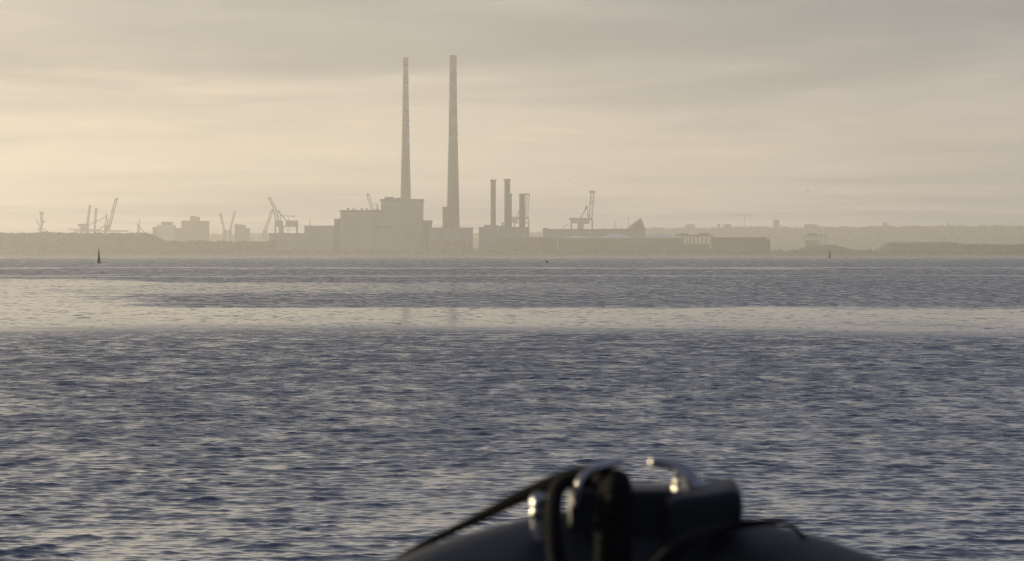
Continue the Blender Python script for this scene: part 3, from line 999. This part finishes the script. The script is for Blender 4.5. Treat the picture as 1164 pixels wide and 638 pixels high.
for px, py, w, h, lab in ((1037.4, 260.6, 2.6, 6.4, 'tall pale house front among the woods above the flat-topped mound'),
                          (1034.6, 266.2, 2.4, 1.6, 'low pale house just left of the tall pale house'),
                          (1072.4, 267.4, 1.8, 4.2, 'pale house, left of a pair, above the right end of the flat-topped mound'),
                          (1077.8, 266.4, 1.9, 5.0, 'pale house, right of a pair, above the right end of the flat-topped mound'),
                          (1090.8, 266.4, 1.3, 5.0, 'narrow pale house standing alone right of the pale pair'),
                          (1142.0, 259.2, 2.4, 1.0, 'small pale house near the skyline at the right edge'),
                          (897.6, 262.0, 3.4, 1.3, 'low pale house below the lone tower block'),
                          (961.8, 260.4, 1.8, 1.2, 'tiny pale house near the skyline above the right beacon'),
                          (1059.6, 270.0, 3.2, 1.8, 'wide pale house low down between the tall house and the pair')):
    for Yb in range(6800, 7640, 10):
        hx = P(px, py + h, Yb)
        if 2 + float(np.interp(px, HPX, HH)) * float(sstep(6750, 7700, np.array(float(Yb)))) > hx.z - 2: break
    a = P(px - w / 2, py, Yb); b = P(px + w / 2, py + h, Yb)
    t = thing('pale_house', ((a.x + b.x) / 2, Yb + 6, b.z), lab, 'house', 'pale houses on the rise')
    bm = bmesh.new(); add_box(bm, a.x, b.x, Yb, Yb + 12, b.z - 3, a.z)
    from_bm('wall', bm, 'pale_wall', t)
    bm = bmesh.new()
    mz = a.z + 1.6
    v = [bm.verts.new(k) for k in ((a.x - .3, Yb - .3, a.z + .02), (b.x + .3, Yb - .3, a.z + .02), (b.x + .3, Yb + 12.3, a.z + .02), (a.x - .3, Yb + 12.3, a.z + .02), (a.x - .3, Yb + 6, mz), (b.x + .3, Yb + 6, mz))]
    for f in ((0, 1, 5, 4), (1, 2, 5), (2, 3, 4, 5), (3, 0, 4), (3, 2, 1, 0)):
        bm.faces.new([v[i] for i in f])
    from_bm('roof', bm, 'dark_roof', t)
c = P(1078.2, 251.8, 7560)
t = thing('church_spire', (c.x, 7560, 30), 'slender church spire on the wooded skyline at the right', 'spire')
bm = bmesh.new(); add_lathe(bm, [(3.4, c.z - 9), (0.25, c.z)], c, 8); from_bm('spire', bm, 'dark_roof', t)
bm = bmesh.new(); add_box(bm, c.x - 2.6, c.x + 2.6, 7557.4, 7562.6, 30, c.z - 9.02); from_bm('tower', bm, 'concrete', t)

# ------------------------------------------------------------------ beacons, buoys and birds
def beacon(px, top, bot, wpx, Y, tip, label, m, pile=False):
    c = P(px, 0, Y); s = Y / F
    zt = P(0, top, Y).z
    t = thing('beacon_buoy', (c.x, Y, 0), label, 'beacon')
    r = wpx / 2 * s
    bm = bmesh.new()
    if pile:
        add_lathe(bm, [(r, -1.5), (r, 0.7), (r * 0.92, zt * 0.5), (r * 0.7, zt * 0.8), (r * 0.35, zt)], c, 16)
    else:
        add_lathe(bm, [(r * 0.84, 0.36), (r * 0.62, zt * 0.4), (r * 0.36, zt * 0.72), (tip * s, zt * 0.97), (tip * s * 0.5, zt)], c, 16)
    from_bm('topmark_cone', bm, m, t, True)
    bm = bmesh.new()
    add_lathe(bm, [(r * 0.9, -0.6), (r * 1.04, -0.2), (r * 1.06, 0.28), (r * 0.86, 0.38)], c, 20)
    from_bm('float', bm, 'tyre_black', t, True)
    bm = bmesh.new()
    add_lathe(bm, [(0.06, zt - 0.05), (0.06, zt + 0.22), (0.03, zt + 0.28)], c, 8)
    from_bm('lantern', bm, 'steel', t)


beacon(112.3, 283.2, 299.6, 4.4, 7760 / (299.4 - HOR), 0.5, 'dark pointed cone beacon standing in the water at the left', 'rust_buoy')
beacon(943.0, 284.6, 294.1, 2.3, 7760 / (294.1 - HOR), 0.3, 'dark slim pile beacon standing in the water at the right', 'rust_buoy', True)
for px, bot, r, lab in ((621.4, 298.6, 0.36, 'small dark mooring float bobbing in the mid-distance near the centre'),
                        (961.5, 293.9, 0.45, 'tiny dark float just right of the slim pile beacon'),
                        (385.5, 294.0, 0.30, 'tiny dark float far out in front of the turbine hall')):
    Y = EYE * F / (bot - HOR)
    c = P(px, 0, Y)
    t = thing('mooring_float', (c.x, Y, 0), lab, 'float')
    bm = bmesh.new()
    add_lathe(bm, [(r * 0.3, -r * 0.6), (r * 0.85, -r * 0.2), (r, r * 0.2), (r * 0.8, r * 0.75), (r * 0.3, r * 1.05)], c, 16)
    from_bm('float_body', bm, 'tyre_black', t, True)
    bm = bmesh.new()
    add_lathe(bm, [(r * 0.16, r * 1.0), (r * 0.16, r * 1.5), (r * 0.3, r * 1.55), (r * 0.3, r * 1.8)], c, 8)
    from_bm('handle', bm, 'tyre_black', t)


def gull(px, py, Y, span, roll, label):
    c = P(px, py, Y)
    bm = bmesh.new()
    add_tube(bm, [(0, -0.24, 0, 0.015), (0, -0.1, 0, 0.06), (0, 0.08, 0.01, 0.065), (0, 0.2, 0.02, 0.04), (0, 0.28, 0.02, 0.012)], 8, 3)
    for sgn in (-1, 1):
        st = [(0.03, 0.12, 0.03, 0.17), (0.30 * span, 0.16, 0.17 * span, 0.15), (0.62 * span, 0.08, 0.16 * span, 0.02)]
        v = []
        for x, y, z, ch in st:
            v.append((bm.verts.new((sgn * x, y, z + 0.01)), bm.verts.new((sgn * x, y - ch, z + 0.005)), bm.verts.new((sgn * x, y - ch * 0.4, z + 0.03))))
        for A, B in zip(v, v[1:]):
            bm.faces.new((A[0], B[0], B[2], A[2])); bm.faces.new((A[2], B[2], B[1], A[1])); bm.faces.new((A[1], B[1], B[0], A[0]))
    bm.transform(Matrix.Translation(c) @ Matrix.Rotation(R(roll), 4, 'Y') @ Matrix.Rotation(R(25), 4, 'Z'))
    o = from_bm('gull', bm, 'gull')
    tag(o, label, 'gull')


gull(918.2, 217.6, 1100, 1.0, 8, 'gull with raised wings gliding in the sky at the right')
gull(648.4, 205.0, 1150, 1.0, -28, 'gull banking in the sky left above the raised crane boom')


# ------------------------------------------------------------------ the inflatable boat under the camera
def BP(px, py, Y=5.0):
    return P(px, py, Y)


def bowtube(pts, seg=14, n=8, flat=1.0):
    """pts: (px, py, Y, radius in px at 5 m)"""
    bm = bmesh.new()
    add_tube(bm, [(*P(a, b, y), r * 5.0 / F) for a, b, y, r in pts], seg, n, flat)
    return bm


def build_boat():
    bx = P(724, 0, 5.0).x
    t = thing('inflatable_boat', (bx, 1.0, 0.0), 'dark bow of the inflatable boat carrying the camera, bottom of the picture', 'boat')
    # buoyancy tube: one horseshoe, nose at 5.2 m ahead
    tp = P(733, 571, 5.1).z
    half = [(0.0, 5.06, tp, 0.17), (0.10, 5.02, tp - 0.012, 0.172), (0.21, 4.90, tp - 0.040, 0.18), (0.335, 4.66, tp - 0.100, 0.20), (0.48, 4.1, tp - 0.22, 0.22), (0.72, 3.0, tp - 0.32, 0.235), (0.92, 1.5, tp - 0.40, 0.24), (1.0, -2.4, tp - 0.44, 0.24)]
    path = [(bx - x, y, z - r, r) for x, y, z, r in reversed(half[1:])] + [(bx + x, y, z - r, r) for x, y, z, r in half]
    bm = bmesh.new(); add_tube(bm, path, 28, 8)
    from_bm('tube', bm, 'tube_fabric', t, True)
    # hull: V bottom under the tubes
    bm = bmesh.new()
    secs = []
    for y, w, zk, zt in ((-2.4, 0.85, -0.35, 0.55), (0, 0.85, -0.4, 0.55), (2.4, 0.72, -0.3, 0.62), (3.8, 0.42, 0.0, 0.72), (4.6, 0.16, 0.4, 0.85), (4.95, 0.03, 0.72, 0.93)):
        secs.append([bm.verts.new(k) for k in ((bx - w, y, zt), (bx - w * 0.9, y, zk * 0.4 + zt * 0.3), (bx, y, zk), (bx + w * 0.9, y, zk * 0.4 + zt * 0.3), (bx + w, y, zt))])
    for A, B in zip(secs, secs[1:]):
        for j in range(4):
            bm.faces.new((A[j], A[j + 1], B[j + 1], B[j]))
    bm.faces.new(secs[0])
    from_bm('hull', bm, 'hull_paint', t)
    bm = bmesh.new()
    v = [bm.verts.new(k) for k in ((bx - 0.8, -2.35, 0.5), (bx + 0.8, -2.35, 0.5), (bx + 0.8, 1.5, 0.5), (bx + 0.45, 3.6, 0.56), (bx + 0.1, 4.5, 0.74), (bx - 0.1, 4.5, 0.74), (bx - 0.45, 3.6, 0.56), (bx - 0.8, 1.5, 0.5))]
    bm.faces.new(v)
    from_bm('deck', bm, 'hull_paint', t)

    # moulded nose pad: rounded block between the tubes with a raised right shoulder
    def soft(name, corners, depth, material, bev=0.012, tilt=0.0):
        """prism from an outline (px, py) at Y0 extruded to Y0+depth, bevelled"""
        Y0 = corners[0][2]
        bm = bmesh.new()
        fr = [bm.verts.new(P(a, b, y)) for a, b, y in corners]
        bk = [bm.verts.new(P(a, b, y) + Vector((0, depth, tilt))) for a, b, y in corners]
        n = len(fr)
        bm.faces.new(fr); bm.faces.new(bk[::-1])
        for i in range(n):
            bm.faces.new((fr[i], bk[i], bk[(i + 1) % n], fr[(i + 1) % n]))
        bmesh.ops.recalc_face_normals(bm, faces=bm.faces)
        bmesh.ops.bevel(bm, geom=list(bm.edges), offset=bev, segments=4, profile=0.6, affect='EDGES')
        return from_bm(name, bm, material, t, True)
    soft('nose_pad', [(646, 660, 4.96), (648, 566, 4.96), (662, 558, 4.96), (770, 557.5, 4.96), (792, 560, 4.96), (796, 660, 4.96)], 0.17, 'pad_plastic', 0.007)
    soft('nose_pad_shoulder', [(757, 660, 4.90), (757, 574, 4.90), (768, 566.5, 4.90), (812, 561.5, 4.90), (838, 556.5, 4.90), (845, 566, 4.90), (846, 592, 4.90), (820, 604, 4.90), (800, 660, 4.90)], 0.13, 'pad_plastic', 0.011, 0.009)
    # horn fairlead: two tapering stainless horns curling towards each other
    from_bm('fairlead_horn', bowtube([(655, 575, 4.95, 5.4), (658, 560, 4.95, 5.8), (662, 547, 4.95, 6.2), (669, 538, 4.95, 6.2), (681, 531.5, 4.95, 5.8), (695, 527.5, 4.96, 5.0), (707, 525.5, 4.97, 3.8)], 16, 8), 'stainless', t, True)
    from_bm('fairlead_horn', bowtube([(801, 578, 5.0, 12), (795, 562, 5.0, 11.5), (789, 549, 5.0, 10), (781, 538.5, 5.01, 9), (771, 531, 5.02, 7.6), (758, 526.8, 5.03, 6.4), (743, 525, 5.04, 5.4)], 16, 8), 'stainless', t, True)
    from_bm('fairlead_pin', bowtube([(769, 572, 4.985, 4.8), (769, 556, 4.985, 4.7), (770, 537, 4.985, 4.4)], 16, 5), 'stainless', t, True)
    from_bm('fairlead_pin', bowtube([(654, 575, 4.985, 4.4), (654.5, 565, 4.985, 4.4), (656, 554, 4.985, 4.0)], 16, 5), 'stainless', t, True)
    from_bm('fairlead_roller', bowtube([(662, 552, 5.03, 6.0), (700, 552, 5.03, 6.0)], 16, 2), 'pad_plastic', t, True)
    # mooring post left of the fairlead
    bmx = bowtube([(612, 650, 4.93, 8), (612, 600, 4.93, 7.5), (612, 590, 4.93, 7.5), (612, 583, 4.93, 9.5), (612, 577, 4.93, 7.5), (612, 571.5, 4.93, 9.5), (612, 568, 4.93, 8.5)], 20, 4)
    from_bm('mooring_post', bmx, 'stainless', t, True)
    # polished caps added to the fittings, angled to throw sun glints at camera
    nrm = Vector((-0.91, -0.33, 0.25)).normalized()
    for px, py, yy, rp, rc in ((740.0, 525.0, 5.03, 4.6, 0.015), (766.5, 557, 4.972, 4.4, 0.018), (767.5, 547, 4.972, 3.6, 0.012), (605.5, 571, 4.918, 4.4, 0.020),
                               (604.8, 581, 4.918, 4.2, 0.017), (653, 558, 4.965, 4.0, 0.010)):
        bm = bmesh.new()
        r = rp * 5.0 / F
        th = math.asin(min(0.95, r / rc))
        rings = [(rc * math.sin(th * q / 6), rc * math.cos(th * q / 6) - rc * math.cos(th)) for q in range(6, 0, -1)]
        add_lathe(bm, [(r * 0.9, -0.006)] + rings + [(r * 0.03, rc - rc * math.cos(th))], (0, 0, 0), 20)
        bm.transform(Matrix.Translation(P(px, py, yy)) @ nrm.to_track_quat('Z', 'Y').to_matrix().to_4x4())
        from_bm('glint_cap', bm, 'polished', t, True)
    # black grab strap across the right tube
    from_bm('grab_strap', bowtube([(745, 650, 4.70, 13), (772, 622, 4.74, 13), (800, 608, 4.80, 12), (830, 599, 4.86, 10), (868, 594, 4.90, 7), (892, 595, 4.90, 5.5), (906, 602, 4.89, 4.5), (914, 612, 4.88, 4)], 12, 8, 0.6), 'rope_black', t, True)
    return t


build_boat()


def rope_mesh(bm, pts, strands=3, n=14, lay=0.06):
    """Laid rope: three strands twisting round the path."""
    c = catmull(pts, n)
    for s in range(strands):
        q = []
        prev = None
        dist = 0
        for i, p in enumerate(c):
            a = c[max(0, i - 1)][:3]; b = c[min(len(c) - 1, i + 1)][:3]
            d = Vector(b - a).normalized()
            if prev is None:
                sv = d.cross(Vector((0, 0.3, 1))).normalized()
            else:
                sv = (prev - d * prev.dot(d)).normalized()
            prev = sv
            u = sv.cross(d)
            if i: dist += np.linalg.norm(c[i][:3] - c[i - 1][:3])
            an = dist / lay * 2 * math.pi + s * 2 * math.pi / strands
            o = Vector(p[:3]) + (sv * math.cos(an) + u * math.sin(an)) * p[3] * 0.5
            q.append((*o, p[3] * 0.58))
        add_tube(bm, q, 8, 1)


t = thing('mooring_rope', tuple(P(680, 560, 4.95)), 'black mooring rope led over the bow fairlead and down to the left', 'rope')
k = 5.0 / F
def RP(px, py, Y, r): return (*P(px, py, Y), r * k)
bm = bmesh.new()
rope_mesh(bm, [RP(430, 652, 5.5, 5.0), RP(470, 626, 5.45, 5.0), RP(505, 608, 5.4, 5.2), RP(545, 589, 5.33, 6.6), RP(592, 565, 5.22, 8.4), RP(630, 549, 5.13, 9.8), RP(655, 542, 5.08, 10.4), RP(675, 537, 5.03, 9), RP(690, 543, 4.985, 11), RP(700, 556, 4.94, 13)])
from_bm('anchor_line', bm, 'rope_black', t, True)
for i, (x0, x1, r) in enumerate(((690, 688, 12), (702, 704, 13), (697, 700, 12))):
    bm = bmesh.new()
    rope_mesh(bm, [RP(x0 - 6, 549, 5.00, r), RP(x0, 545 + 2 * i, 4.96 - 0.01 * i, r), RP(x0 + 3, 558, 4.91 - 0.012 * i, r), RP(x1, 585, 4.87 - 0.012 * i, r), RP(x1 + 1, 615, 4.82, r), RP(x1, 660, 4.76, r)])
    from_bm('hanging_turn', bm, 'rope_black', t, True)
bm = bmesh.new()
rope_mesh(bm, [RP(652, 546, 5.06, 8), RP(641, 549, 5.0, 8.6), RP(632, 560, 4.94, 9), RP(629, 585, 4.86, 9.4), RP(630, 615, 4.79, 9.6), RP(636, 660, 4.72, 9.6)])
from_bm('hanging_turn', bm, 'rope_black', t, True)

# ------------------------------------------------------------------ haze over the bay
bm = bmesh.new()
add_box(bm, -9400, 9400, -9400, 9400, -2.5, 222)
hz = from_bm('haze', bm, None)
m = bpy.data.materials.new('haze')
m.use_nodes = True
n, l = m.node_tree.nodes, m.node_tree.links
n.clear()
out = n.new('ShaderNodeOutputMaterial')
pv = n.new('ShaderNodeVolumePrincipled')
pv.inputs['Color'].default_value = (*HAZE_COLOR, 1)
pv.inputs['Density'].default_value = HAZE_DENSITY
pv.inputs['Anisotropy'].default_value = HAZE_ANISO
l.new(pv.outputs[0], out.inputs['Volume'])
hz.data.materials.append(m)
tag(hz, kind='stuff')
